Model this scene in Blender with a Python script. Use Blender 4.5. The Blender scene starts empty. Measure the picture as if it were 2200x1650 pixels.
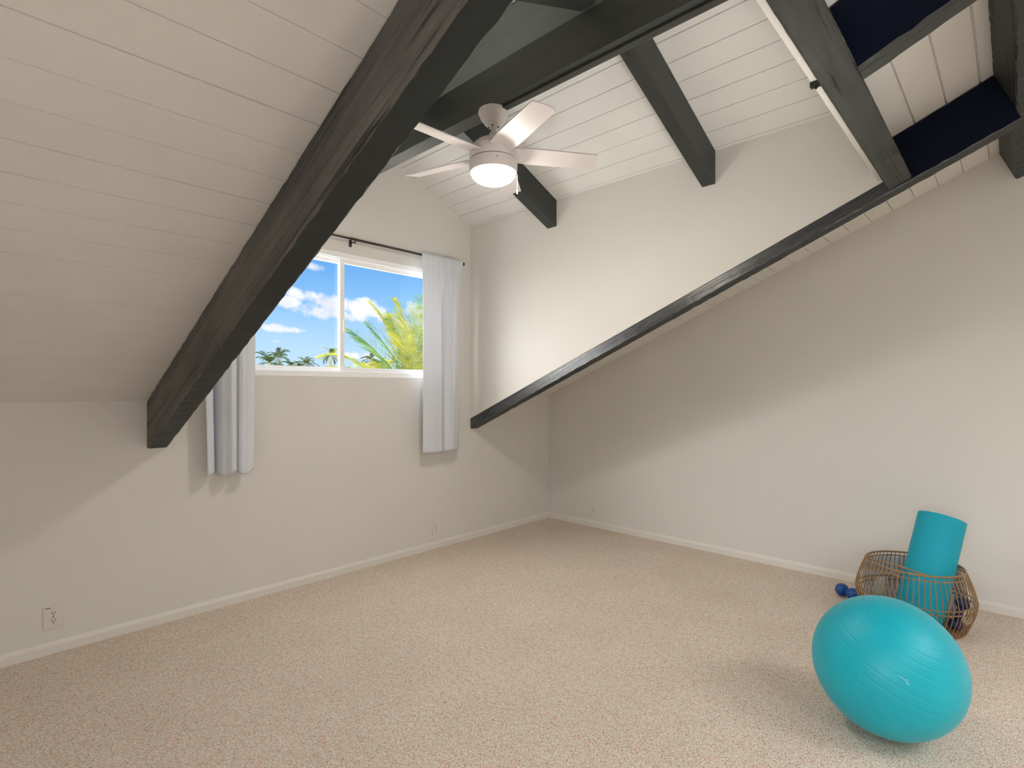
import bpy, bmesh, math, random
from mathutils import Vector, Matrix
random.seed(7)
C = bpy.context.scene.collection
PI = math.pi
D = bpy.data

# ------------------------------------------------------------------ numbers
HC = 1.35                       # camera height
AX = (0.68729, 0.72638)         # camera (right, forward) components of room X
BX = (-0.72640, 0.68727)        # of room Y
FOC = 1146.7
XW, YW = 4.356, 3.587           # right wall, window wall
XL, YB = -1.9, -3.7             # left gable wall, back knee wall
S = 0.4235                      # main roof pitch
EAVE = 1.285
def zroof(y): return EAVE + S * (YW - y)
RIDGE_Y = -0.10
XD0, XD1 = 0.883, 3.241         # dormer cheek faces
XM = 2.01                       # dormer ridge
SD = 0.4153
ZD = 2.816                      # dormer eave height
def zdorm(x): return ZD + SD * (XD1 - XM - abs(x - XM)) if abs(x - XM) < 9 else ZD
YH = 0.49                       # dormer's inner end

# ------------------------------------------------------------------ helpers
def obj(name, bm_or_me, m=None, parent=None, smooth=False):
    if isinstance(bm_or_me, bmesh.types.BMesh):
        me = D.meshes.new(name); bm_or_me.normal_update(); bm_or_me.to_mesh(me); bm_or_me.free()
    else:
        me = bm_or_me
    if m is not None and not me.materials:
        for mm in (m if isinstance(m, (list, tuple)) else [m]): me.materials.append(mm)
    if smooth:
        for p in me.polygons: p.use_smooth = True
    o = D.objects.new(name, me); C.objects.link(o)
    if parent is not None: o.parent = parent
    return o
def empty(name, loc=(0, 0, 0), rot=(0, 0, 0)):
    o = D.objects.new(name, None); C.objects.link(o); o.location = loc; o.rotation_euler = rot
    o.empty_display_size = 0.1
    return o
def tag(o, label, cat, group=None):
    o['label'] = label; o['category'] = cat
    if group: o['group'] = group
    return o
def struct(o):
    o['kind'] = 'structure'; return o
def dup(o, loc=None, rot=None, label=None):
    r = o.copy(); C.objects.link(r)
    if loc is not None: r.location = loc
    if rot is not None: r.rotation_euler = rot
    if label: r['label'] = label
    for ch in list(o.children):
        c = ch.copy(); C.objects.link(c); c.parent = r
        for g in list(ch.children):
            d = g.copy(); C.objects.link(d); d.parent = c
    return r
def auto_smooth(o, ang=35):
    me = o.data
    for p in me.polygons: p.use_smooth = True
    bm = bmesh.new(); bm.from_mesh(me)
    for e in bm.edges:
        if len(e.link_faces) == 2 and e.calc_face_angle(0) > math.radians(ang): e.smooth = False
    bm.to_mesh(me); bm.free()

def box(bm, x0, x1, y0, y1, z0, z1, bev=0.0):
    vs = [bm.verts.new((x, y, z)) for x in (x0, x1) for y in (y0, y1) for z in (z0, z1)]
    fs = [(0,1,3,2), (4,6,7,5), (0,4,5,1), (2,3,7,6), (0,2,6,4), (1,5,7,3)]
    ff = [bm.faces.new([vs[i] for i in f]) for f in fs]
    if bev > 0:
        es = list({e for f in ff for e in f.edges})
        bmesh.ops.bevel(bm, geom=es, offset=bev, segments=2, affect='EDGES', profile=0.6)
def prism(bm, pts, fn, a, b):
    """polygon pts (p,q) extruded between a and b; fn(p,q,t)->xyz"""
    A = [bm.verts.new(fn(p, q, a)) for p, q in pts]
    B = [bm.verts.new(fn(p, q, b)) for p, q in pts]
    n = len(pts)
    bm.faces.new(A[::-1]); bm.faces.new(B)
    for i in range(n): bm.faces.new((A[i], A[(i+1) % n], B[(i+1) % n], B[i]))
def fix(bm): bmesh.ops.recalc_face_normals(bm, faces=bm.faces[:])
def lathe(bm, prof, seg=48, close=False):
    """prof list of (r,z)"""
    rings = []
    for r, z in prof:
        if r < 1e-6: rings.append([bm.verts.new((0, 0, z))])
        else: rings.append([bm.verts.new((r*math.cos(2*PI*i/seg), r*math.sin(2*PI*i/seg), z)) for i in range(seg)])
    for A, B in zip(rings, rings[1:]):
        for i in range(seg):
            j = (i+1) % seg
            if len(A) == 1 and len(B) == 1: continue
            if len(A) == 1: bm.faces.new((A[0], B[j], B[i]))
            elif len(B) == 1: bm.faces.new((A[i], A[j], B[0]))
            else: bm.faces.new((A[i], A[j], B[j], B[i]))
    fix(bm)
def tube(bm, pts, r, seg=8, closed=False, radii=None):
    pts = [Vector(p) for p in pts]; n = len(pts); rings = []
    up = None
    for i, p in enumerate(pts):
        if closed: t = pts[(i+1) % n] - pts[i-1]
        else: t = pts[min(i+1, n-1)] - pts[max(i-1, 0)]
        t.normalize()
        if up is None:
            up = Vector((0, 0, 1)) if abs(t.z) < .9 else Vector((1, 0, 0))
        a = up - t * up.dot(t); a.normalize(); up = a
        b = t.cross(a)
        rr = radii[i] if radii else r
        rings.append([bm.verts.new(p + (a*math.cos(2*PI*k/seg) + b*math.sin(2*PI*k/seg))*rr) for k in range(seg)])
    m = n if closed else n-1
    for i in range(m):
        A, B = rings[i], rings[(i+1) % n]
        for k in range(seg):
            bm.faces.new((A[k], A[(k+1) % seg], B[(k+1) % seg], B[k]))
    if not closed:
        bm.faces.new(rings[0][::-1]); bm.faces.new(rings[-1])

# ------------------------------------------------------------------ materials
def newmat(name):
    m = D.materials.new(name); m.use_nodes = True
    nt = m.node_tree; b = nt.nodes['Principled BSDF']
    return m, nt, b
def N(nt, t, **kw):
    n = nt.nodes.new(t)
    for k, v in kw.items():
        if k in n.inputs: n.inputs[k].default_value = v
        else: setattr(n, k, v)
    return n
def ramp(nt, stops):
    r = nt.nodes.new('ShaderNodeValToRGB')
    e = r.color_ramp.elements
    while len(e) < len(stops): e.new(0.5)
    for i, (p, c) in enumerate(stops):
        e[i].position = p; e[i].color = (*c, 1)
    return r
def plain(name, col, rough=0.5, spec=0.5, var=0.0, scale=8, bump=0.0, bscale=200, metal=0.0):
    m, nt, b = newmat(name)
    b.inputs['Roughness'].default_value = rough
    b.inputs['Specular IOR Level'].default_value = spec
    b.inputs['Metallic'].default_value = metal
    tc = N(nt, 'ShaderNodeTexCoord')
    n = N(nt, 'ShaderNodeTexNoise', Scale=scale, Detail=4.0); nt.links.new(tc.outputs['Object'], n.inputs['Vector'])
    lo = tuple(c*(1-var) for c in col); hi = tuple(min(1, c*(1+var)) for c in col)
    r = ramp(nt, [(0.3, lo), (0.7, hi)])
    nt.links.new(n.outputs['Fac'], r.inputs['Fac']); nt.links.new(r.outputs['Color'], b.inputs['Base Color'])
    if bump > 0:
        n2 = N(nt, 'ShaderNodeTexNoise', Scale=bscale, Detail=3.0); nt.links.new(tc.outputs['Object'], n2.inputs['Vector'])
        bp = N(nt, 'ShaderNodeBump', Strength=bump, Distance=0.002)
        nt.links.new(n2.outputs['Fac'], bp.inputs['Height']); nt.links.new(bp.outputs['Normal'], b.inputs['Normal'])
    return m
def wood(name, dark, light, rough=0.5, bump=0.5, scale=(1.6, 26, 26), knots=True, cracks=False):
    """stained timber: grain runs along the object's local X"""
    m, nt, b = newmat(name)
    tc = N(nt, 'ShaderNodeTexCoord')
    mp = N(nt, 'ShaderNodeMapping'); mp.inputs['Scale'].default_value = scale
    nt.links.new(tc.outputs['Object'], mp.inputs['Vector'])
    g = N(nt, 'ShaderNodeTexNoise', Scale=1.0, Detail=8.0, Roughness=0.62, Distortion=0.9)
    nt.links.new(mp.outputs['Vector'], g.inputs['Vector'])
    mp2 = N(nt, 'ShaderNodeMapping'); mp2.inputs['Scale'].default_value = (2.2, 5, 5)
    nt.links.new(tc.outputs['Object'], mp2.inputs['Vector'])
    bl = N(nt, 'ShaderNodeTexNoise', Scale=1.0, Detail=3.0); nt.links.new(mp2.outputs['Vector'], bl.inputs['Vector'])
    # saw marks across the grain
    mp3 = N(nt, 'ShaderNodeMapping'); mp3.inputs['Scale'].default_value = (120, 4, 4)
    nt.links.new(tc.outputs['Object'], mp3.inputs['Vector'])
    sw = N(nt, 'ShaderNodeTexNoise', Scale=1.0, Detail=4.0, Roughness=.6); nt.links.new(mp3.outputs['Vector'], sw.inputs['Vector'])
    mx = N(nt, 'ShaderNodeMath', operation='MULTIPLY_ADD'); mx.inputs[1].default_value = 0.65
    nt.links.new(g.outputs['Fac'], mx.inputs[0])
    mb = N(nt, 'ShaderNodeMath', operation='MULTIPLY'); mb.inputs[1].default_value = 0.35
    nt.links.new(bl.outputs['Fac'], mb.inputs[0]); nt.links.new(mb.outputs[0], mx.inputs[2])
    fac = mx.outputs[0]
    r = ramp(nt, [(0.33, dark), (0.66, light)])
    nt.links.new(fac, r.inputs['Fac'])
    col = r.outputs['Color']
    h = fac
    if knots:
        mpk = N(nt, 'ShaderNodeMapping'); mpk.inputs['Scale'].default_value = (1.7, 6.5, 6.5)
        nt.links.new(tc.outputs['Object'], mpk.inputs['Vector'])
        v = N(nt, 'ShaderNodeTexVoronoi', Scale=1.0); nt.links.new(mpk.outputs['Vector'], v.inputs['Vector'])
        kr = ramp(nt, [(0.05, (0.3, 0.3, 0.3)), (0.11, (1, 1, 1))]); nt.links.new(v.outputs['Distance'], kr.inputs['Fac'])
        mul = N(nt, 'ShaderNodeMix', data_type='RGBA', blend_type='MULTIPLY'); mul.inputs[0].default_value = 1.0
        nt.links.new(col, mul.inputs[6]); nt.links.new(kr.outputs['Color'], mul.inputs[7]); col = mul.outputs[2]
    if cracks:
        mpc = N(nt, 'ShaderNodeMapping'); mpc.inputs['Scale'].default_value = (1.1, 24, 24)
        nt.links.new(tc.outputs['Object'], mpc.inputs['Vector'])
        cn = N(nt, 'ShaderNodeTexNoise', Scale=1.0, Detail=5.0, Roughness=.55, Distortion=1.6); nt.links.new(mpc.outputs['Vector'], cn.inputs['Vector'])
        cr_ = ramp(nt, [(0.34, (0.18, 0.18, 0.19)), (0.42, (1, 1, 1)), (0.62, (1, 1, 1)), (0.74, (1.0, 1.0, 1.0))]); nt.links.new(cn.outputs['Fac'], cr_.inputs['Fac'])
        mul2 = N(nt, 'ShaderNodeMix', data_type='RGBA', blend_type='MULTIPLY'); mul2.inputs[0].default_value = 1.0
        nt.links.new(col, mul2.inputs[6]); nt.links.new(cr_.outputs['Color'], mul2.inputs[7]); col = mul2.outputs[2]
    nt.links.new(col, b.inputs['Base Color'])
    ad = N(nt, 'ShaderNodeMath', operation='MULTIPLY_ADD'); ad.inputs[1].default_value = 0.22
    nt.links.new(sw.outputs['Fac'], ad.inputs[0]); nt.links.new(h, ad.inputs[2])
    bp = N(nt, 'ShaderNodeBump', Strength=bump, Distance=0.006)
    nt.links.new(ad.outputs[0], bp.inputs['Height']); nt.links.new(bp.outputs['Normal'], b.inputs['Normal'])
    rr = N(nt, 'ShaderNodeMapRange'); rr.inputs[3].default_value = rough-.08; rr.inputs[4].default_value = rough+.15
    nt.links.new(g.outputs['Fac'], rr.inputs[0]); nt.links.new(rr.outputs[0], b.inputs['Roughness'])
    b.inputs['Specular IOR Level'].default_value = 0.45
    return m

M = {}
M['wall'] = plain('wall_paint', (0.712, 0.694, 0.655), rough=0.75, spec=0.25, var=0.012, scale=2, bump=0.06, bscale=160)
M['plank'] = plain('plank_paint', (0.735, 0.728, 0.705), rough=0.6, spec=0.3, var=0.03, scale=3, bump=0.05, bscale=60)
M['trimw'] = plain('trim_paint', (0.74, 0.715, 0.665), rough=0.45, spec=0.4, var=0.01, scale=4)
M['vinyl'] = plain('white_vinyl', (0.90, 0.905, 0.92), rough=0.35, spec=0.5, var=0.01, scale=6)
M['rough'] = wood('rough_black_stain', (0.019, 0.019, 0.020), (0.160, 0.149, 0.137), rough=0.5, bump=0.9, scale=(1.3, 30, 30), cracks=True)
M['satin'] = wood('satin_black_stain', (0.016, 0.017, 0.020), (0.052, 0.053, 0.056), rough=0.24, bump=0.45)
M['satin'].node_tree.nodes['Principled BSDF'].inputs['Specular IOR Level'].default_value = 0.9
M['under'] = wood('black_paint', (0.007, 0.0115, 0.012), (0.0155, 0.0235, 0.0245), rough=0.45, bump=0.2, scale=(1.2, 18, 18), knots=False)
M['ridge'] = wood('ridge_paint', (0.034, 0.038, 0.036), (0.060, 0.064, 0.059), rough=0.42, bump=0.08, scale=(1.2, 12, 12))
M['grey'] = wood('weathered_grey_stain', (0.018, 0.021, 0.020), (0.060, 0.065, 0.061), rough=0.55, bump=0.7, cracks=True)
M['smooth'] = wood('smooth_black_paint', (0.022, 0.026, 0.026), (0.040, 0.044, 0.041), rough=0.42, bump=0.10, scale=(1.2, 14, 14))
M['board'] = wood('grey_green_paint', (0.165, 0.195, 0.185), (0.21, 0.24, 0.228), rough=0.5, bump=0.06, scale=(1.0, 10, 10), knots=False)
M['navy'] = wood('navy_paint', (0.0012, 0.003, 0.012), (0.002, 0.006, 0.022), rough=0.6, bump=0.1, knots=False)  # stands for shade on the rafter sides, put into the colour
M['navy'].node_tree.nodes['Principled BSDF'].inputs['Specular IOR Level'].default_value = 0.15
M['bronze'] = plain('dark_bronze', (0.030, 0.022, 0.016), rough=0.4, spec=0.5, var=0.15, scale=20)
M['black'] = plain('black_plastic', (0.008, 0.007, 0.006), rough=0.5)
M['fan'] = plain('fan_white', (0.60, 0.555, 0.55), rough=0.4, spec=0.4, var=0.015, scale=9)
M['plate'] = plain('outlet_plastic', (0.72, 0.68, 0.62), rough=0.35, spec=0.5, var=0.01, scale=9)
M['blue'] = plain('blue_vinyl', (0.003, 0.07, 0.30), rough=0.35, spec=0.5, var=0.1, scale=30)
M['navyv'] = plain('navy_foam', (0.010, 0.014, 0.07), rough=0.55, var=0.1, scale=30)
M['towel'] = plain('white_cotton', (0.90, 0.90, 0.94), rough=0.9, spec=0.1, var=0.03, scale=30, bump=0.5, bscale=260)
M['card'] = plain('grey_card', (0.36, 0.37, 0.33), rough=0.7, var=0.08, scale=30)
M['trunk'] = plain('palm_trunk', (0.16, 0.12, 0.085), rough=0.85, var=0.35, scale=6, bump=0.5, bscale=30)
M['grass'] = plain('garden_green', (0.20, 0.215, 0.15), rough=0.9, var=0.35, scale=.3)
M['logo'] = plain('pale_ink', (0.55, 0.75, 0.78), rough=0.5)
M['shell'] = plain('pale_roof_coating', (0.86, 0.85, 0.82), rough=0.8, var=0.03)  # for the added light-bouncing slab outside the window
# ball
m, nt, b = newmat('turquoise_rubber'); M['ball'] = m
b.inputs['Roughness'].default_value = 0.46; b.inputs['Specular IOR Level'].default_value = 0.45
b.inputs['Sheen Weight'].default_value = 0.12; b.inputs['Sheen Roughness'].default_value = 0.35
tc = N(nt, 'ShaderNodeTexCoord'); n = N(nt, 'ShaderNodeTexNoise', Scale=6.0); nt.links.new(tc.outputs['Object'], n.inputs['Vector'])
r = ramp(nt, [(0.3, (0.0, 0.40, 0.51)), (0.7, (0.001, 0.43, 0.545))]); nt.links.new(n.outputs['Fac'], r.inputs['Fac']); nt.links.new(r.outputs['Color'], b.inputs['Base Color'])
# yoga mat: fine ribs round the roll
m, nt, b = newmat('teal_foam'); M['mat'] = m
b.inputs['Roughness'].default_value = 0.55; b.inputs['Specular IOR Level'].default_value = 0.35
tc = N(nt, 'ShaderNodeTexCoord'); w = N(nt, 'ShaderNodeTexWave', Scale=70.0, Distortion=0.6); w.bands_direction = 'Z'
nt.links.new(tc.outputs['Object'], w.inputs['Vector'])
r = ramp(nt, [(0.0, (0.0, 0.35, 0.48)), (1.0, (0.001, 0.385, 0.525))]); nt.links.new(w.outputs['Fac'], r.inputs['Fac']); nt.links.new(r.outputs['Color'], b.inputs['Base Color'])
bp = N(nt, 'ShaderNodeBump', Strength=0.15, Distance=0.0015); nt.links.new(w.outputs['Fac'], bp.inputs['Height']); nt.links.new(bp.outputs['Normal'], b.inputs['Normal'])
# cane
M['cane'] = wood('rattan_cane', (0.20, 0.11, 0.048), (0.42, 0.26, 0.13), rough=0.45, bump=0.1, scale=(30, 30, 30), knots=False)
# curtain fabric
m, nt, b = newmat('curtain_fabric'); M['curtain'] = m
out = nt.nodes['Material Output']
b.inputs['Roughness'].default_value = 0.85; b.inputs['Specular IOR Level'].default_value = 0.15
b.inputs['Base Color'].default_value = (0.78, 0.805, 0.855, 1)
tr = N(nt, 'ShaderNodeBsdfTranslucent'); tr.inputs['Color'].default_value = (0.78, 0.805, 0.855, 1)
mx = N(nt, 'ShaderNodeMixShader'); mx.inputs[0].default_value = 0.18
nt.links.new(b.outputs[0], mx.inputs[1]); nt.links.new(tr.outputs[0], mx.inputs[2]); nt.links.new(mx.outputs[0], out.inputs[0])
tc = N(nt, 'ShaderNodeTexCoord'); n = N(nt, 'ShaderNodeTexNoise', Scale=9.0, Detail=3.0); nt.links.new(tc.outputs['Object'], n.inputs['Vector'])
bp = N(nt, 'ShaderNodeBump', Strength=0.25, Distance=0.01); nt.links.new(n.outputs['Fac'], bp.inputs['Height']); nt.links.new(bp.outputs['Normal'], b.inputs['Normal'])
# glass: clear pane with a faint reflection
m = D.materials.new('window_glass'); m.use_nodes = True; M['glass'] = m; nt = m.node_tree
nt.nodes.clear(); out = N(nt, 'ShaderNodeOutputMaterial')
t = N(nt, 'ShaderNodeBsdfTransparent'); t.inputs['Color'].default_value = (0.97, 0.98, 0.98, 1)
g = N(nt, 'ShaderNodeBsdfGlossy', Roughness=0.02); fr = N(nt, 'ShaderNodeLayerWeight', Blend=0.5)
pw = N(nt, 'ShaderNodeMath', operation='POWER'); pw.inputs[1].default_value = 5.0; nt.links.new(fr.outputs['Facing'], pw.inputs[0])
sc2 = N(nt, 'ShaderNodeMath', operation='MULTIPLY_ADD'); sc2.inputs[1].default_value = 0.55; sc2.inputs[2].default_value = 0.02; nt.links.new(pw.outputs[0], sc2.inputs[0])
mx = N(nt, 'ShaderNodeMixShader'); nt.links.new(sc2.outputs[0], mx.inputs[0]); nt.links.new(t.outputs[0], mx.inputs[1]); nt.links.new(g.outputs[0], mx.inputs[2])
nt.links.new(mx.outputs[0], out.inputs[0])
# fan lamp glass
m = D.materials.new('lamp_glass'); m.use_nodes = True; M['lamp'] = m; nt = m.node_tree
nt.nodes.clear(); out = N(nt, 'ShaderNodeOutputMaterial'); e = N(nt, 'ShaderNodeEmission')
e.inputs['Color'].default_value = (1.0, 0.94, 0.84, 1); e.inputs['Strength'].default_value = 98.0
nt.links.new(e.outputs[0], out.inputs[0])
# carpet
m, nt, b = newmat('berber_carpet'); M['carpet'] = m
b.inputs['Roughness'].default_value = 0.95; b.inputs['Specular IOR Level'].default_value = 0.08
tc = N(nt, 'ShaderNodeTexCoord')
mp = N(nt, 'ShaderNodeMapping'); mp.inputs['Scale'].default_value = (1.0, 1.7, 1.0); mp.inputs['Rotation'].default_value = (0, 0, 0.75)
nt.links.new(tc.outputs['Object'], mp.inputs['Vector'])
n1 = N(nt, 'ShaderNodeTexNoise', Scale=125.0, Detail=2.5, Roughness=0.6, Distortion=0.7); nt.links.new(mp.outputs['Vector'], n1.inputs['Vector'])
n2 = N(nt, 'ShaderNodeTexNoise', Scale=36.0, Detail=2.0); nt.links.new(tc.outputs['Object'], n2.inputs['Vector'])
n3 = N(nt, 'ShaderNodeTexNoise', Scale=3.0, Detail=3.0); nt.links.new(tc.outputs['Object'], n3.inputs['Vector'])
r1 = ramp(nt, [(0.33, (0.33, 0.258, 0.205)), (0.45, (0.69, 0.588, 0.497)), (0.55, (0.80, 0.705, 0.612)), (0.68, (0.94, 0.87, 0.785))])
nt.links.new(n1.outputs['Fac'], r1.inputs['Fac'])
r2 = ramp(nt, [(0.38, (0.96, 0.84, 0.78)), (0.52, (1, 1, 1)), (0.7, (0.94, 1.0, 0.96))]); nt.links.new(n2.outputs['Fac'], r2.inputs['Fac'])
mu = N(nt, 'ShaderNodeMix', data_type='RGBA', blend_type='MULTIPLY'); mu.inputs[0].default_value = 0.75
nt.links.new(r1.outputs['Color'], mu.inputs[6]); nt.links.new(r2.outputs['Color'], mu.inputs[7])
r3 = ramp(nt, [(0.3, (0.94, 0.93, 0.92)), (0.7, (1, 1, 1))]); nt.links.new(n3.outputs['Fac'], r3.inputs['Fac'])
mu2 = N(nt, 'ShaderNodeMix', data_type='RGBA', blend_type='MULTIPLY'); mu2.inputs[0].default_value = 1
nt.links.new(mu.outputs[2], mu2.inputs[6]); nt.links.new(r3.outputs['Color'], mu2.inputs[7])
nt.links.new(mu2.outputs[2], b.inputs['Base Color'])
bp = N(nt, 'ShaderNodeBump', Strength=0.7, Distance=0.006); nt.links.new(n1.outputs['Fac'], bp.inputs['Height']); nt.links.new(bp.outputs['Normal'], b.inputs['Normal'])
# fronds
def frondmat(name, c0, c1):
    m, nt, b = newmat(name); out = nt.nodes['Material Output']
    tc = N(nt, 'ShaderNodeTexCoord'); n = N(nt, 'ShaderNodeTexNoise', Scale=4.0, Detail=3.0); nt.links.new(tc.outputs['Object'], n.inputs['Vector'])
    r = ramp(nt, [(0.35, c0), (0.65, c1)]); nt.links.new(n.outputs['Fac'], r.inputs['Fac']); nt.links.new(r.outputs['Color'], b.inputs['Base Color'])
    b.inputs['Roughness'].default_value = 0.6; b.inputs['Specular IOR Level'].default_value = 0.2
    t = N(nt, 'ShaderNodeBsdfTranslucent'); nt.links.new(r.outputs['Color'], t.inputs['Color'])
    mx = N(nt, 'ShaderNodeMixShader'); mx.inputs[0].default_value = 0.4
    nt.links.new(b.outputs[0], mx.inputs[1]); nt.links.new(t.outputs[0], mx.inputs[2]); nt.links.new(mx.outputs[0], out.inputs[0])
    return m
M['fgreen'] = frondmat('frond_green', (0.014, 0.055, 0.022), (0.075, 0.14, 0.03))
M['fyellow'] = frondmat('frond_yellow', (0.065, 0.10, 0.008), (0.22, 0.205, 0.012))
M['fdark'] = frondmat('frond_dark', (0.010, 0.024, 0.004), (0.036, 0.058, 0.008))

# ------------------------------------------------------------------ room shell
bm = bmesh.new(); box(bm, XL-.1, XW+.1, YB-.1, YW+.1, -.12, 0)
struct(obj('floor', bm, M['carpet']))

# window wall, with the window opening cut as columns of wall
WX0, WX1, WZ0, WZ1 = 1.22, 2.88, 1.44, 2.353
bm = bmesh.new()
fy = lambda p, q, t: (p, t, q)
top = lambda x: zdorm(x) + .02
cols = [[(XL-.1, 0), (XD0-.03, 0), (XD0-.03, EAVE+.03), (XL-.1, EAVE+.03)],
        [(XD0-.03, 0), (WX0, 0), (WX0, top(WX0)), (XD0-.03, top(XD0-.03))],
        [(WX0, 0), (WX1, 0), (WX1, WZ0), (WX0, WZ0)],
        [(WX0, WZ1), (WX1, WZ1), (WX1, top(WX1)), (XM, top(XM)), (WX0, top(WX0))],
        [(WX1, 0), (XD1+.04, 0), (XD1+.04, top(XD1+.04)), (WX1, top(WX1))],
        [(XD1+.04, 0), (XW+.1, 0), (XW+.1, EAVE+.03), (XD1+.04, EAVE+.03)]]
for c in cols: prism(bm, c, fy, YW, YW+.12)
fix(bm); struct(obj('wall_front', bm, M['wall']))
# gable walls
def gable(hole=None):
    z = lambda y: zroof(y) if y > RIDGE_Y else zroof(RIDGE_Y) - S*(RIDGE_Y-y)
    ys = [YB-.1, YW+.1]
    if hole is None: return [[(ys[0], 0), (ys[1], 0), (ys[1], z(ys[1])+.02), (RIDGE_Y, z(RIDGE_Y)+.02), (ys[0], z(ys[0])+.02)]]
    a, b_, c, d = hole
    return [[(ys[0], 0), (a, 0), (a, z(a)+.02), (ys[0], z(ys[0])+.02)],
            [(a, 0), (b_, 0), (b_, c), (a, c)],
            [(a, d), (b_, d), (b_, z(b_)+.02), (RIDGE_Y, z(RIDGE_Y)+.02), (a, z(a)+.02)],
            [(b_, 0), (ys[1], 0), (ys[1], z(ys[1])+.02), (b_, z(b_)+.02)]]
fx = lambda p, q, t: (t, p, q)
bm = bmesh.new()
for c in gable(): prism(bm, c, fx, XW, XW+.12)
fix(bm); struct(obj('wall_right', bm, M['wall']))
W2 = (-1.35, 0.75, 0.78, 2.12)
bm = bmesh.new()
for c in gable(W2): prism(bm, c, fx, XL-.12, XL)
fix(bm); struct(obj('wall_left', bm, M['wall']))
zb = zroof(RIDGE_Y) - S*(RIDGE_Y-YB)
bm = bmesh.new(); box(bm, XL-.1, XW+.1, YB-.12, YB, 0, zb+.03); struct(obj('wall_back', bm, M['wall']))

# plank ceilings: V-jointed boards, one profile swept along the boards
def groove_profile(s0, s1, joints, wmin, wmax, dep=.012):
    p = [(s0, 0)]
    for j in sorted(joints):
        if s0+.006 < j < s1-.006:
            w = random.uniform(wmin, wmax)
            p += [(j-w, 0), (j-w*.7, dep), (j+w*.7, dep), (j+w, 0)]
    return p + [(s1, 0)]
def planked(bm, prof, to_world, a, b, thick=.07):
    pts = prof + [(prof[-1][0], thick), (prof[0][0], thick)]
    prism(bm, pts, to_world, a, b)
bm = bmesh.new()
def main_w(p, q, t): return (t, p, zroof(p) + q)
def back_w(p, q, t): return (t, p, zroof(RIDGE_Y) - S*(RIDGE_Y-p) + q)
jl = [1.541 + .1207*k for k in range(-16, 18)]
jr = [0.605 + .1207*k for k in range(-6, 26)]
planked(bm, groove_profile(RIDGE_Y, YW+.1, jl, .0008, .0028), main_w, XL-.1, 0.83)
planked(bm, groove_profile(RIDGE_Y, YW+.1, jr, .0015, .0035), main_w, 3.29, XW+.1)
planked(bm, groove_profile(RIDGE_Y, YH, jr, .0025, .0045), main_w, 0.83, 3.29)
SKY = [(.10, 1.15), (2.10, 3.15)]; SY0, SY1 = -2.25, -1.25
xs = [XL-.1] + [v for p in SKY for v in p] + [XW+.1]
for i, (xa, xb) in enumerate(zip(xs, xs[1:])):
    for ya, yb in ([(YB-.1, RIDGE_Y)] if i % 2 == 0 else [(YB-.1, SY0), (SY1, RIDGE_Y)]):
        planked(bm, groove_profile(ya, yb, [-3.6+.12*k for k in range(32)], .001, .002), back_w, xa, xb)
fix(bm); struct(obj('ceiling', bm, M['plank']))
bm = bmesh.new()
def dr_w(p, q, t): return (p, t, ZD + SD*(XD1-p) + q)
def dl_w(p, q, t): return (2*XM-p, t, ZD + SD*(XD1-p) + q)
jd = [2.742 + .12*k for k in range(-6, 5)]
planked(bm, groove_profile(XM, XD1+.06, jd, .0022, .0035), dr_w, YH-.02, YW+.1)
planked(bm, groove_profile(XM, XD1+.06, jd, .0022, .0035), dl_w, YH-.02, YW+.1)
fix(bm); struct(obj('ceiling', bm, M['plank']))
# dormer cheek walls
def cheek(name, x0, x1):
    bm = bmesh.new()
    lo = lambda y: zroof(y) - .20
    prism(bm, [(YH-.03, lo(YH-.03)), (YW+.05, lo(YW+.05)), (YW+.05, ZD+.03), (YH-.03, ZD+.03)], fx, x0, x1)
    fix(bm); return struct(obj(name, bm, M['wall']))
cheek('wall_dormer_right', XD1, XD1+.05)
cheek('wall_dormer_left', XD0-.05, XD0)
# wall closing the dormer's inner end, above the header
bm = bmesh.new()
zh = 2.50
prism(bm, [(XD0-.05, zh), (XD1+.05, zh), (XD1+.05, top(XD1+.05)), (XM, top(XM)), (XD0-.05, top(XD0-.05))], fy, YH-.01, YH+.02)
fix(bm); struct(obj('wall_dormer_back', bm, M['wall']))
# white bead along the header's far edge
bm = bmesh.new(); box(bm, XD0, XD1, .472, .516, 2.405, 2.52, .004)
struct(obj('trim_1', bm, M['trimw']))

# small black clip gripping the bead
bm = bmesh.new(); box(bm, -.010, .010, -.016, .018, -.006, .012, .002); tube(bm, [(0, 0, -.006), (0, 0, -.013)], .004, 8)
o = obj('clip', bm, M['black']); o.location = (2.046, .500, 2.4045-.0115)
tag(o, 'small black clip on the white bead along the grey header beam', 'clip')

# baseboards
def base_prof(bm, fn, a, b):
    prism(bm, [(0, 0), (.015, 0), (.015, .040), (.012, .047), (.004, .060), (0, .060)], fn, a, b)
bm = bmesh.new(); base_prof(bm, lambda p, q, t: (t, YW-p, q), XL, XW); fix(bm); struct(obj('baseboard_front', bm, M['trimw']))
bm = bmesh.new(); base_prof(bm, lambda p, q, t: (XW-p, t, q), YB, YW); fix(bm); struct(obj('baseboard_right', bm, M['trimw']))
bm = bmesh.new(); base_prof(bm, lambda p, q, t: (XL+p, t, q), YB, YW); fix(bm); struct(obj('baseboard_left', bm, M['trimw']))
bm = bmesh.new(); base_prof(bm, lambda p, q, t: (t, YB+p, q), XL, XW); fix(bm); struct(obj('baseboard_back', bm, M['trimw']))

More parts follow.
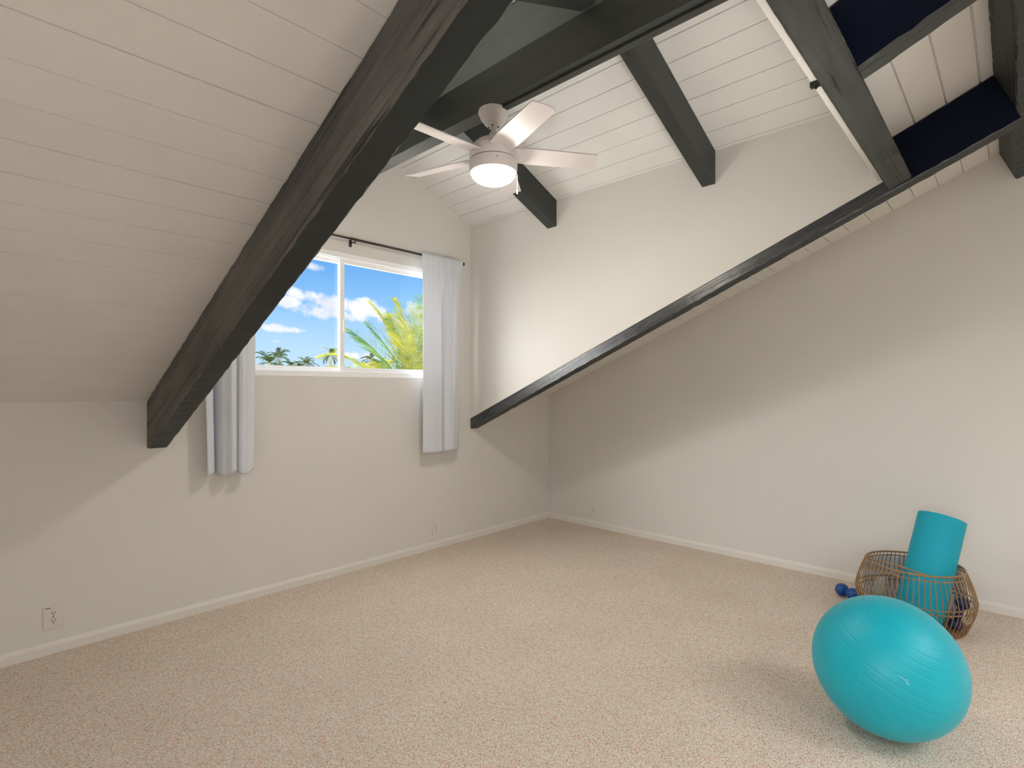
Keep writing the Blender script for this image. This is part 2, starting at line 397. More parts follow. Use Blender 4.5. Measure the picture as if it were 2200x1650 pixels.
# ------------------------------------------------------------------ windows
def ring(bm, x0, x1, z0, z1, w, y0, y1, wz=None, bev=.003):
    wz = wz or w
    box(bm, x0, x0+w, y0, y1, z0, z1, bev); box(bm, x1-w, x1, y0, y1, z0, z1, bev)
    box(bm, x0+w, x1-w, y0+.001, y1-.001, z0, z0+wz, bev); box(bm, x0+w, x1-w, y0+.001, y1-.001, z1-wz, z1, bev)
bm = bmesh.new()
ring(bm, WX0, WX1, WZ0, WZ1, .038, YW+.012, YW+.10)
ring(bm, WX0+.038, WX1-.038, WZ0+.038, WZ1-.038, .010, YW+.030, YW+.095)
win = struct(obj('window_1', bm, M['vinyl']))
def sash(x0, x1, y0, y1, latch):
    bm = bmesh.new(); ring(bm, x0, x1, WZ0+.045, WZ1-.045, .036, y0, y1, .026)
    s = obj('sash', bm, M['vinyl'], win)
    bm = bmesh.new(); ym = (y0+y1)/2
    box(bm, x0+.03, x1-.03, ym-.002, ym+.002, WZ0+.065, WZ1-.065); obj('pane', bm, M['glass'], s)
    if latch:
        bm = bmesh.new(); box(bm, x0+.022, x0+.038, y0-.012, y0, 1.77, 1.86, .003); obj('latch', bm, M['vinyl'], s)
sash(1.985, WX1-.045, YW+.035, YW+.058, True)
sash(WX0+.045, 2.03, YW+.064, YW+.087, False)
# unseen window added in the left gable to let in fill light
bm = bmesh.new()
a, b_, c, d = W2
def ringx(bm, y0, y1, z0, z1, w, x0, x1):
    box(bm, x0, x1, y0, y0+w, z0, z1, .003); box(bm, x0, x1, y1-w, y1, z0, z1, .003)
    box(bm, x0, x1, y0+w, y1-w, z0, z0+w, .003); box(bm, x0, x1, y0+w, y1-w, z1-w, z1, .003)
ringx(bm, a, b_, c, d, .05, XL-.10, XL-.02); box(bm, XL-.09, XL-.03, (a+b_)/2-.03, (a+b_)/2+.03, c+.05, d-.05, .003)
w2 = struct(obj('window_2', bm, M['vinyl']))
bm = bmesh.new(); box(bm, XL-.062, XL-.058, a+.03, b_-.03, c+.03, d-.03); obj('pane', bm, M['glass'], w2)

# two unseen roof windows added behind the camera for fill light
for i, (xa, xb) in enumerate(SKY):
    bm = bmesh.new()
    for (pa, pb, qa, qb) in ((xa, xb, SY0, SY0+.05), (xa, xb, SY1-.05, SY1), (xa, xa+.05, SY0+.05, SY1-.05), (xb-.05, xb, SY0+.05, SY1-.05)):
        prism(bm, [(qa, .0), (qb, .0), (qb, .09), (qa, .09)], back_w, pa, pb)
    fix(bm); w3 = struct(obj('window_%d' % (3+i), bm, M['vinyl']))
    bm = bmesh.new(); prism(bm, [(SY0+.03, .05), (SY1-.03, .05), (SY1-.03, .055), (SY0+.03, .055)], back_w, xa+.03, xb-.03); fix(bm)
    obj('pane', bm, M['glass'], w3)

# ------------------------------------------------------------------ timber
def beam(name, A, B, mats, label, cat='beam', group=None, rough=.002, step=.035, ch=.005, slots=None):
    """A, B: matching end polygons (world).  Rough arrises; local X runs along the beam."""
    A = [Vector(p) for p in A]; B = [Vector(p) for p in B]; n = len(A)
    ca = sum(A, Vector())/n; cb = sum(B, Vector())/n
    L = (cb-ca).length; xl = (cb-ca).normalized()
    zl = Vector((0, 0, 1)); zl = (zl - xl*zl.dot(xl)).normalized(); yl = zl.cross(xl)
    Mx = Matrix((xl, yl, zl)).transposed().to_4x4(); Mx.translation = ca; Mi = Mx.inverted()
    k = max(2, int(L/step)); bm = bmesh.new(); rings = []
    for i in range(k+1):
        t = i/k; P = [A[j].lerp(B[j], t) for j in range(n)]; cen = sum(P, Vector())/n; R = []
        for j in range(n):
            p, q, s = P[j], P[j-1], P[(j+1) % n]
            c1 = ch*random.uniform(.5, 1.6) if rough else ch
            c2 = ch*random.uniform(.5, 1.6) if rough else ch
            for qq, cc in ((q, c1), (s, c2)):
                v = p + (qq-p).normalized()*cc
                if rough and 0 < i < k: v = v + (v-cen).normalized()*random.gauss(0, rough*.5)
                R.append(bm.verts.new(Mi @ v))
        rings.append(R)
    m_ = 2*n
    for X, Y in zip(rings, rings[1:]):
        for j in range(m_):
            f = bm.faces.new((X[j], X[(j+1) % m_], Y[(j+1) % m_], Y[j]))
            if slots and j in slots: f.material_index = slots[j](sum((Mx @ v.co).y for v in f.verts)/4) if callable(slots[j]) else slots[j]
    bm.faces.new(rings[0][::-1]); bm.faces.new(rings[-1]); fix(bm)
    o = obj(name, bm, mats); o.matrix_world = Mx
    return tag(o, label, cat, group)
def rake(x0, x1, y0, zb0, y1, zb1, zt0=None, zt1=None, ytop=None, ytop0=None):
    zt0 = zroof(y0)-.001 if zt0 is None else zt0; zt1 = zroof(y1)-.001 if zt1 is None else zt1
    ya = ytop0 or y0
    if ytop0: zt0 = zroof(ya)-.001
    return ([(x0, y0, zb0), (x1, y0, zb0), (x1, ya, zt0), (x0, ya, zt0)],
            [(x0, y1, zb1), (x1, y1, zb1), (x1, ytop or y1, zroof(ytop or y1)-.001), (x0, ytop or y1, zroof(ytop or y1)-.001)])
# left rake beam (two straight pitches measured from its lower edge)
A, B = rake(.776, .878, YW-.001, 1.012, -.01, 1.012+.438*(YW+.01), ytop=.079)
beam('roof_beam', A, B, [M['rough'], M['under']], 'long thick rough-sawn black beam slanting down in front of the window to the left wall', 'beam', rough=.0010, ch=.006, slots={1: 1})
A, B = rake(3.246, 3.338, YW-.001, .992, -.015, .992+.43*(YW+.015), ytop=.079)
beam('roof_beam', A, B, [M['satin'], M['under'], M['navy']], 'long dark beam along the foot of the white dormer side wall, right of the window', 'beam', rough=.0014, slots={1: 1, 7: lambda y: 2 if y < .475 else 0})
# header across the dormer's inner end, square to the roof
nrm = Vector((0, S, 1)).normalized(); tg = Vector((0, 1, -S)).normalized()
def square_beam(y_front_bottom, z_front_bottom, width, x0, x1):
    p = Vector((0, y_front_bottom, z_front_bottom)); h = (zroof(p.y)-p.z)*nrm.z - .002
    pts = [p, p + tg*width, p + tg*width + nrm*h, p + nrm*h]
    return [(x0, q.y, q.z) for q in pts], [(x1, q.y, q.z) for q in pts]
A, B = square_beam(.372, 2.386, .104, .880, 3.244)
beam('header_beam', A, B, M['grey'], 'weathered grey header beam crossing the top right above the white dormer wall', 'beam', rough=.0012)
A, B = square_beam(0.003, 2.592, -.105, XL+.002, XW-.002)
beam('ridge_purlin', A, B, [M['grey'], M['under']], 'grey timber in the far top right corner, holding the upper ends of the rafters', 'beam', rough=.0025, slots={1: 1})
# stub rafters from header to ridge purlin
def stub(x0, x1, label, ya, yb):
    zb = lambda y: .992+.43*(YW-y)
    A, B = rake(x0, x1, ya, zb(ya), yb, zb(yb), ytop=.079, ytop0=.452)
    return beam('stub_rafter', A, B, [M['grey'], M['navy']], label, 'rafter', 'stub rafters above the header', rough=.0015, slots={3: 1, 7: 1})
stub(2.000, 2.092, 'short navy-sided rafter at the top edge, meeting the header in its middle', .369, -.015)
# shade put into colour: navy on the stub and upper right rake beam flanks
# dormer ridge: lower beam, grey board above it
A = [(1.962, YH+.022, 2.838), (2.056, YH+.022, 2.838), (2.056, YH+.022, 3.045), (1.962, YH+.022, 3.045)]
B = [(x, YW-.001, z) for x, y, z in A]
ridge = beam('ridge_beam', A, B, M['ridge'], 'smooth black ridge beam over the dormer, carrying the white ceiling fan', 'beam', rough=0, ch=.003)
A = [(1.966, YH+.022, 3.047), (2.052, YH+.022, 3.047), (2.052, YH+.022, 3.302), (1.966, YH+.022, 3.302)]
B = [(x, YW-.001, z) for x, y, z in A]
beam('ridge_board', A, B, M['board'], 'wide grey-green board standing on top of the black ridge beam', 'board', rough=0, ch=.002)
bm = bmesh.new(); box(bm, 1.995, 2.030, YH+.03, 1.99, 2.822, 2.837, .003)
tag(obj('cable_cover', bm, M['smooth']), 'slim black cable strip under the ridge beam leading to the fan', 'cable cover')
# dormer rafters
def drafter(y0, y1, side, label):
    xa, xb = (2.058, XD1-.001) if side > 0 else (1.960, XD0+.001)
    zb = lambda x: (2.611 if side > 0 else 2.562) + SD*(XD1-XM-abs(x-XM)); zt = lambda x: zdorm(x)-.001
    A = [(xa, y0, zb(xa)), (xa, y1, zb(xa)), (xa, y1, zt(xa)), (xa, y0, zt(xa))]
    B = [(xb, y0, zb(xb)), (xb, y1, zb(xb)), (xb, y1, zt(xb)), (xb, y0, zt(xb))]
    return beam('dormer_rafter', A, B, M['smooth'], label, 'rafter', 'dormer rafters', rough=0, ch=.003)
drafter(2.591, 2.683, 1, 'short black rafter just behind and right of the white ceiling fan')
drafter(1.346, 1.431, 1, 'black rafter on the white planked slope midway between the fan and the header')
drafter(1.346, 1.431, -1, 'dark rafter cut by the top edge, left of the ridge beam')
drafter(2.591, 2.683, -1, 'dark rafter on the left dormer slope behind the long black beam')

# ------------------------------------------------------------------ curtains and rod
YR = 3.512; ZR = 2.441
root = empty('curtain_rod', (2.0, YR, ZR))
bm = bmesh.new(); tube(bm, [(-1.05, 0, 0), (.045, 0, 0)], .0075, 16); obj('rod', bm, M['bronze'], root, True)
bm = bmesh.new(); tube(bm, [(.02, 0, 0), (1.075, 0, 0)], .0095, 16); obj('rod', bm, M['bronze'], root, True)
for sx in (-1.065, 1.09):
    bm = bmesh.new(); bmesh.ops.create_uvsphere(bm, u_segments=20, v_segments=12, radius=.0165)
    f = obj('finial', bm, M['bronze'], root, True); f.location = (sx, 0, 0)
for bx in (-1.0, 0.045, 1.02):
    bm = bmesh.new()
    box(bm, bx-.008, bx+.008, .060, YW-YR, -.040, .030, .002)
    tube(bm, [(bx, .066, -.012), (bx, .02, -.016), (bx, .0, -.013), (bx, -.014, -.004), (bx, -.014, .006)], .005, 10)
    tube(bm, [(bx, 0, -.012), (bx, 0, -.030)], .004, 10)
    obj('bracket', bm, M['bronze'], root, True)
tag(root, 'thin dark bronze curtain rod above the window with round end knobs', 'curtain rod')

def sstep(a, b, x):
    t = min(1, max(0, (x-a)/(b-a))); return t*t*(3-2*t)
def curtain(label, xs_top, xs_bot, folds, ztop, zbot, gather, hem):
    nu, nv = 120, 90
    bm = bmesh.new(); G = []
    for j in range(nv+1):
        v = j/nv; row = []
        for i in range(nu+1):
            u = i/nu
            x = (xs_top[0]+(xs_top[1]-xs_top[0])*u)*(1-v) + (xs_bot[0]+(xs_bot[1]-xs_bot[0])*u)*v
            dep, dx = folds(u, v)
            g = gather(u)*math.exp(-v*7)*.010
            rip = g*math.sin(u*70) + g*.8*math.sin(u*113+1)
            # rod pocket: hugs the rod at the very top
            pk = math.exp(-((v-.022)/.02)**2)*.010
            hemd = -.002*math.exp(-((v-hem)/.006)**2)
            y = YR - .013 - dep*sstep(0, .16, v)*1.0 - rip - pk + hemd
            z = ztop + (zbot(u)-ztop)*v
            row.append(bm.verts.new((x+dx*sstep(.05, .5, v), y, z)))
        G.append(row)
    for j in range(nv):
        for i in range(nu):
            bm.faces.new((G[j][i], G[j][i+1], G[j+1][i+1], G[j+1][i]))
    o = obj('curtain', bm, M['curtain'], None, True)
    s = o.modifiers.new('thickness', 'SOLIDIFY'); s.thickness = .003; s.offset = 0
    return tag(o, label, 'curtain', 'window curtains')
def foldsR(u, v):
    d = .030*math.exp(-((u-.18)/.22)**2) + .034*math.exp(-((u-.70)/.17)**2)
    k = .515 - .02*(1-v)
    d -= .050*math.exp(-((u-k)/.022)**2)*sstep(.1, .35, v)
    d -= .028*sstep(.90, 1.0, u)
    d += .012*math.exp(-((u-.62)/.04)**2)*(1-v) - .012*math.exp(-((u-.70)/.035)**2)*(1-v) + .010*math.exp(-((u-.79)/.035)**2)*(1-v)
    d += .004*math.sin(9*u+4*v)
    return d, 0.0
curtain('pale grey curtain hanging to the right of the window', (2.632, 3.068), (2.637, 3.050), foldsR, ZR+.022,
        lambda u: .832-.006*math.sin(u*5), lambda u: .25+.75*math.exp(-((u-.62)/.25)**2), .885)
def foldsL(u, v):
    d = .022*math.exp(-((u-.86)/.16)**2) + .045*math.exp(-((u-.50)/.10)**2) + .020*math.exp(-((u-.03)/.07)**2)
    d -= .042*math.exp(-((u-.655)/.020)**2)*sstep(.05, .4, v)
    d -= .085*math.exp(-((u-.245)/.055)**2)*sstep(.2, .7, v)
    d += .012*math.exp(-((u-.74)/.035)**2)*(1-.6*v)
    return d, 0.0
curtain('pale grey curtain left of the window, half hidden behind the slanting black beam', (1.02, 1.342), (1.058, 1.322), foldsL, ZR+.022,
        lambda u: .832+.012*math.sin(u*14), lambda u: .8, .90)

# ------------------------------------------------------------------ ceiling fan
FX, FY = 2.006, 2.035
fan = empty('ceiling_fan', (FX, FY, 2.838)); Z0 = 2.838
tag(fan, 'white five-blade ceiling fan with a glowing bowl light under the ridge beam', 'ceiling fan')
def fpart(name, prof, m, parent=fan, seg=56):
    bm = bmesh.new(); lathe(bm, [(r, z-Z0) for r, z in prof], seg); o = obj(name, bm, m, parent); auto_smooth(o, 40); return o
can = fpart('canopy', [(0, 2.8375), (.078, 2.8375), (.080, 2.832), (.080, 2.822), (.077, 2.818), (.076, 2.812), (.066, 2.790), (.063, 2.787), (.059, 2.782), (.046, 2.764), (.043, 2.762), (.034, 2.753), (.024, 2.750), (0, 2.750)], M['fan'])
for a in (0.6, 2.2, 3.75, 5.3):
    bm = bmesh.new(); lathe(bm, [(0, -.0015), (.0055, -.0015), (.0055, .002), (0, .002)], 12)
    s = obj('screw_hole', bm, M['black'], can); s.location = (.0255*math.cos(a), .0255*math.sin(a), 2.7505-Z0)
fpart('downrod', [(0, 2.752), (.0125, 2.752), (.0125, 2.700), (0, 2.700)], M['fan'], seg=24)
fpart('coupling', [(0, 2.722), (.017, 2.722), (.021, 2.718), (.022, 2.706), (.027, 2.702), (.029, 2.680), (0, 2.680)], M['fan'], seg=32)
mot = fpart('motor_housing', [(0, 2.694), (.034, 2.692), (.060, 2.684), (.090, 2.668), (.108, 2.652), (.117, 2.640), (.119, 2.636), (.117, 2.6345), (.117, 2.6325), (.1215, 2.632), (.1265, 2.615), (.128, 2.595), (.128, 2.571), (.125, 2.570), (0, 2.570)], M['fan'])
fpart('switch_housing', [(0, 2.5665), (.1255, 2.5665), (.128, 2.564), (.129, 2.545), (.128, 2.520), (.124, 2.504), (.117, 2.500), (0, 2.500)], M['fan'])
fpart('trim_ring', [(0, 2.5705), (.122, 2.5705), (.122, 2.5660), (0, 2.5660)], M['black'])
dome = [(.1165, 2.503)]
for i in range(13):
    a = i/12*PI/2; dome.append((.1165*math.cos(a), 2.500-.054*math.sin(a)))
dome[-1] = (0, 2.446)
lamp = fpart('lamp_bowl', [(0, 2.503)]+dome, M['lamp'])
for a in (-2.2, -.3):
    bm = bmesh.new(); bmesh.ops.create_uvsphere(bm, u_segments=10, v_segments=6, radius=.003)
    s = obj('screw', bm, M['black'], fan); s.location = (.1285*math.cos(a), .1285*math.sin(a), 2.543-Z0)
# blade: local X outwards
def blade_mesh():
    bm = bmesh.new(); n = 30; G = []
    for i in range(n+1):
        t = i/n; r = .10 + .475*t
        wl = .068 - .012*sstep(0, .35, t)*0 - .010*t ; wr = .062 - .006*t
        if t < .25: wl *= .86+.14*sstep(0, .25, t); wr *= .86+.14*sstep(0, .25, t)
        skew = .020*(t-.5)
        ra, rb = r, r
        if i == n: ra, rb = r-.020, r+.004
        row = []
        for k in range(9):
            s = -1 + k/4.0
            w = wl if s < 0 else wr
            rr = ra + (rb-ra)*(s+1)/2
            edge = .85 if (i == n and abs(s) == 1) else 1
            cam = .006*(1-s*s)
            row.append((rr - (.010 if edge < 1 else 0), s*w*edge + skew, cam))
        G.append(row)
    T = [[bm.verts.new((x, y, z+.003)) for x, y, z in row] for row in G]
    Bt = [[bm.verts.new((x, y, z-.003)) for x, y, z in row] for row in G]
    for i in range(n):
        for k in range(8):
            bm.faces.new((T[i][k], T[i+1][k], T[i+1][k+1], T[i][k+1]))
            bm.faces.new((Bt[i][k], Bt[i][k+1], Bt[i+1][k+1], Bt[i+1][k]))
        bm.faces.new((T[i][0], Bt[i][0], Bt[i+1][0], T[i+1][0])); bm.faces.new((T[i][8], T[i+1][8], Bt[i+1][8], Bt[i][8]))
    for k in range(8):
        bm.faces.new((T[0][k], T[0][k+1], Bt[0][k+1], Bt[0][k])); bm.faces.new((T[n][k], Bt[n][k], Bt[n][k+1], T[n][k+1]))
    fix(bm)
    me = D.meshes.new('blade'); bm.to_mesh(me); bm.free(); me.materials.append(M['fan'])
    for p in me.polygons: p.use_smooth = False
    return me
bme = blade_mesh()
for k in range(5):
    a = math.radians(32 + 72*k)
    o = obj('blade', bme, None, fan)
    # the anticlockwise edge hangs lower
    R = Matrix.Rotation(a, 4, 'Z') @ Matrix.Rotation(math.radians(-15), 4, 'X')
    o.matrix_local = Matrix.Translation((0, 0, 2.598-Z0)) @ R
bm = bmesh.new()
cx, cy = .1290*math.cos(-.55), .1290*math.sin(-.55)
tube(bm, [(cx, cy, 2.52-Z0), (cx*1.03, cy*1.03, 2.512-Z0), (cx*1.03, cy*1.03, 2.425-Z0)], .0012, 6)
pc = obj('pull_chain', bm, M['fan'], fan, True)
bm = bmesh.new(); lathe(bm, [(0, .012), (.0035, .008), (.0045, -.008), (0, -.012)], 12); k_ = obj('chain_knob', bm, M['fan'], pc, True); k_.location = (cx*1.03, cy*1.03, 2.416-Z0)

# ------------------------------------------------------------------ wall outlets
def outlet(loc, rotz, label, w=.070, mark=False):
    root = empty('wall_outlet', loc, (0, 0, rotz))           # local -Y looks into the room
    bm = bmesh.new(); box(bm, -w/2, w/2, -.006, 0, -.0575, .0575, .003); pl = obj('cover_plate', bm, M['plate'], root)
    for z in (.0195, -.0195):
        bm = bmesh.new()
        pts = []
        for i in range(28):
            a = 2*PI*i/28; pts.append((.0172*math.cos(a), max(-.0135, min(.0135, .0172*math.sin(a)))+z))
        prism(bm, pts, lambda p, q, t: (p, t, q), -.0075, -.004); fix(bm)
        rc = obj('receptacle', bm, M['plate'], root)
        bm = bmesh.new()
        box(bm, -.0075, -.0050, -.0082, -.0070, z-.001, z+.008); box(bm, .0050, .0075, -.0082, -.0070, z, z+.008)
        prism(bm, [(.0028*math.cos(2*PI*i/12), .0028*math.sin(2*PI*i/12)+z-.007) for i in range(12)], lambda p, q, t: (p, t, q), -.0082, -.0070)
        fix(bm); obj('slots', bm, M['black'], rc)
    bm = bmesh.new(); prism(bm, [(.003*math.cos(2*PI*i/12), .003*math.sin(2*PI*i/12)) for i in range(12)], lambda p, q, t: (p, t, q), -.0075, -.005); fix(bm)
    obj('screw', bm, M['bronze'], root)
    if mark:
        bm = bmesh.new(); box(bm, -w/2+.006, -w/2+.030, -.0068, -.0058, .047, .0505, .0004); obj('indicator_slot', bm, M['black'], root)
    return tag(root, label, 'outlet', 'duplex wall outlets')
outlet((.371, YW, .184), 0, 'duplex outlet low on the window wall near the left edge, below the black beam end', .078, True)
outlet((2.845, YW, .170), 0, 'small duplex outlet on the window wall below the right curtain')
outlet((XW, 3.029, .161), -PI/2, 'small duplex outlet on the right wall just past the room corner')

# ------------------------------------------------------------------ exercise ball
BR = .258; BC = Vector((2.554, .376, BR))
cam = Vector((0, 0, HC))
vdir = (BC-cam).normalized(); rgt = Vector((AX[0], BX[0], 0)).normalized(); upv = rgt.cross(vdir).normalized()
pole = (rgt*.55 + upv*.50 - vdir*.62).normalized()
bm = bmesh.new(); nl, ns = 220, 128; rings = []
groove = {int((90-l)/180*nl) for l in range(-56, 60, 8)}
for i in range(nl+1):
    th = PI*i/nl
    r = BR - (.0014 if i in groove else 0) + (.0002 if (i-1 in groove or i+1 in groove) else 0)
    if i in (0, nl): rings.append([bm.verts.new((0, 0, r*math.cos(th)))])
    else: rings.append([bm.verts.new((r*math.sin(th)*math.cos(2*PI*k/ns), r*math.sin(th)*math.sin(2*PI*k/ns), r*math.cos(th))) for k in range(ns)])
for A, B in zip(rings, rings[1:]):
    for k in range(ns):
        j = (k+1) % ns
        if len(A) == 1: bm.faces.new((A[0], B[k], B[j]))
        elif len(B) == 1: bm.faces.new((A[k], B[0], A[j]))
        else: bm.faces.new((A[k], B[k], B[j], A[j]))
fix(bm)
ball = obj('exercise_ball', bm, M['ball'], None, True)
ball.matrix_world = Matrix.Translation(BC) @ pole.to_track_quat('Z', 'Y').to_matrix().to_4x4()
tag(ball, 'large glossy turquoise exercise ball on the carpet in the right foreground', 'exercise ball')
# small pale mark on the ball, laid on its surface
def on_ball(px, py, lift=.0008):
    u = (px-1100)/FOC; w = (836-py)/FOC
    d = Vector((AX[0]*u+AX[1], BX[0]*u+BX[1], w)).normalized()
    oc = cam-BC; bq = oc.dot(d); t = -bq - math.sqrt(max(0, bq*bq-(oc.length_squared-BR*BR)))
    p = cam+d*t; return BC + (p-BC).normalized()*(BR+lift)
bm = bmesh.new()
inv = ball.matrix_world.inverted()
for st in ([(1932, 1451.5), (1938, 1456), (1944, 1461), (1949, 1466), (1952, 1471)], [(1947, 1459.5), (1950, 1461), (1953, 1464)], [(1944, 1461), (1947, 1459.5)], [(1947, 1466), (1950, 1470), (1951.5, 1472)]):
    tube(bm, [inv @ on_ball(*p) for p in st], .0008, 6)
obj('printed_mark', bm, M['logo'], ball, True)

# ------------------------------------------------------------------ basket
KX, KY = 3.859, .437
bk = empty('wicker_basket', (KX, KY, 0))
tag(bk, 'round open cane basket on the carpet behind the turquoise ball', 'basket')
def circ(r, z, n=72): return [(r*math.cos(2*PI*i/n), r*math.sin(2*PI*i/n), z) for i in range(n)]
bm = bmesh.new(); tube(bm, circ(.232, .337), .0055, 10, True); obj('rim', bm, M['cane'], bk, True)
bm = bmesh.new(); tube(bm, circ(.241, .312), .0034, 8, True); obj('upper_hoop', bm, M['cane'], bk, True)
for r, z in ((.284, .170), (.281, .146)):
    bm = bmesh.new(); tube(bm, circ(r-.004, z), .0036, 8, True); obj('belly_hoop', bm, M['cane'], bk, True)
bm = bmesh.new(); tube(bm, circ(.232, .0065), .006, 10, True); tube(bm, circ(.238, .020), .004, 8, True); obj('base_hoop', bm, M['cane'], bk, True)
bm = bmesh.new(); lathe(bm, [(0, .004), (.228, .004), (.228, .012), (0, .012)], 48); obj('base', bm, M['cane'], bk)
def krad(z):
    for (z0, r0), (z1, r1) in (((0, .232), (.155, .286)), ((.155, .286), (.17, .286)), ((.17, .286), (.34, .232))):
        if z0 <= z <= z1:
            t = (z-z0)/(z1-z0); return r0+(r1-r0)*t + .006*math.sin(PI*t)
bm = bmesh.new(); nr = 66
for i in range(nr):
    a = 2*PI*i/nr; jit = random.uniform(-.006, .006); pts = []
    for j in range(9):
        z = .008 + (.335-.008)*j/8; aa = a + jit*math.sin(PI*j/8) + .05*(j/8-.5)
        pts.append((krad(z)*math.cos(aa), krad(z)*math.sin(aa), z))
    tube(bm, pts, .0024, 6)
obj('cane_side', bm, M['cane'], bk, True)
# hoop handles lying just inside the rim (left and far right)
def handle(a0, a1, lift, inn):
    bm = bmesh.new(); pts = []
    for i in range(19):
        t = i/18; a = a0+(a1-a0)*t; h = math.sin(PI*t)
        rr = .230 - inn*h
        pts.append((rr*math.cos(a), rr*math.sin(a), .337+lift*h))
    tube(bm, pts, .0048, 8); obj('handle', bm, M['cane'], bk, True)
handle(math.radians(205), math.radians(110), .016, .055)
handle(math.radians(20), math.radians(-75), -.012, .012)

# ------------------------------------------------------------------ yoga mat roll
p0 = Vector((3.828, .415, .048)); p1 = Vector((4.045, .325, .588))
axis = (p1-p0).normalized(); LM = (p1-p0).length
bm = bmesh.new()
RO, TH, turns = .120, .0098, 9.0
r_in = RO - TH*turns; nseg = int(turns*44); sp = []
for i in range(nseg+1):
    t = i/nseg; a = t*turns*2*PI; rc = r_in + TH*turns*t - TH/2 + .004*max(0, (t-.985)/.015)**2
    sp.append((rc, a))
inner = [((rc-TH*.47)*math.cos(a), (rc-TH*.47)*math.sin(a)) for rc, a in sp]
outer = [((rc+TH*.47)*math.cos(a), (rc+TH*.47)*math.sin(a)) for rc, a in sp]
def strip(z): return [bm.verts.new((x, y, z)) for x, y in inner], [bm.verts.new((x, y, z)) for x, y in outer]
I0, O0 = strip(0); I1, O1 = strip(LM)
for i in range(nseg):
    bm.faces.new((I0[i], I0[i+1], I1[i+1], I1[i])); bm.faces.new((O0[i], O1[i], O1[i+1], O0[i+1]))
    bm.faces.new((I1[i], I1[i+1], O1[i+1], O1[i])); bm.faces.new((I0[i], O0[i], O0[i+1], I0[i+1]))
for e in (0, nseg): bm.faces.new((I0[e], I1[e], O1[e], O0[e]))
fix(bm)
mat = obj('yoga_mat', bm, M['mat']); auto_smooth(mat, 40)
q = axis.to_track_quat('Z', 'Y').to_matrix().to_4x4()
# turn the free end of the roll to the right of the view
lr = q.inverted() @ rgt; ang = math.atan2(lr.y, lr.x)
mat.matrix_world = Matrix.Translation(p0) @ q @ Matrix.Rotation(ang + math.radians(6), 4, 'Z')
tag(mat, 'rolled-up teal yoga mat standing tilted in the cane basket', 'yoga mat')

# white cloth lining the far side of the basket
bm = bmesh.new(); G = []
for i in range(61):
    a = math.radians(-50 + 118*i/60); row = []
    for j in range(13):
        z = .012 + .300*j/12 + .008*math.sin(i*.45)*(j/12)
        r = krad(max(.01, min(.33, z))) + .011 + .003*(1+math.sin(i*.9+j*.2)); row.append(bm.verts.new((KX+r*math.cos(a), KY+r*math.sin(a), z)))
    G.append(row)
for i in range(60):
    for j in range(12): bm.faces.new((G[i][j], G[i+1][j], G[i+1][j+1], G[i][j+1]))
o = obj('towel', bm, M['towel'], None, True); s = o.modifiers.new('thickness', 'SOLIDIFY'); s.thickness = .006; s.offset = 0
tag(o, 'white cloth wrapped round the far side of the cane basket, seen through its canes', 'towel')
# card tucked inside the basket front
bm = bmesh.new(); box(bm, -.030, .030, -.002, .002, 0, .105, .001)
o = obj('card', bm, M['card']); o.location = (KX-.155, KY+.150, .165); o.rotation_euler = (.18, .05, math.radians(-42))
tag(o, 'small grey card inside the left side of the cane basket', 'card')
# dark navy hand weight leaning inside the basket, right of the mat
def dumbbell(name, mat_, loc, rot, r, half, label):
    root = empty(name, loc, rot)
    bm = bmesh.new(); tube(bm, [(-half, 0, 0), (half, 0, 0)], r*.42, 16); obj('grip', bm, mat_, root, True)
    for sgn in (-1, 1):
        bm = bmesh.new(); pr = []
        for i in range(13):
            t = i/12; pr.append((r*math.sin(PI*t)**.62 if 0 < t < 1 else 0, -r*.82*math.cos(PI*t)))
        lathe(bm, pr, 28)
        h = obj('head', bm, mat_, root, True); h.matrix_local = Matrix.Translation((sgn*half, 0, 0)) @ Matrix.Rotation(PI/2, 4, 'Y')
    return tag(root, label, 'dumbbell', 'dumbbells by the basket')
a_, b2 = Vector((4.014, .833, .041)), Vector((3.962, .754, .041)); dd = b2-a_
dumbbell('dumbbell', M['blue'], (a_+b2)/2, (0, 0, math.atan2(dd.y, dd.x)), .041, dd.length/2*.92, 'small blue dumbbell on the carpet left of the cane basket')
dumbbell('dumbbell', M['navyv'], (KX-.020, KY-.205, .106), (0, math.radians(-68), math.radians(-40)), .034, .062, 'dark navy dumbbell standing inside the cane basket, right of the mat')

# ------------------------------------------------------------------ outside: ground and palms
bm = bmesh.new(); box(bm, -60, 160, 6, 170, -3.6, -3.5); struct(obj('ground', bm, M['grass']))
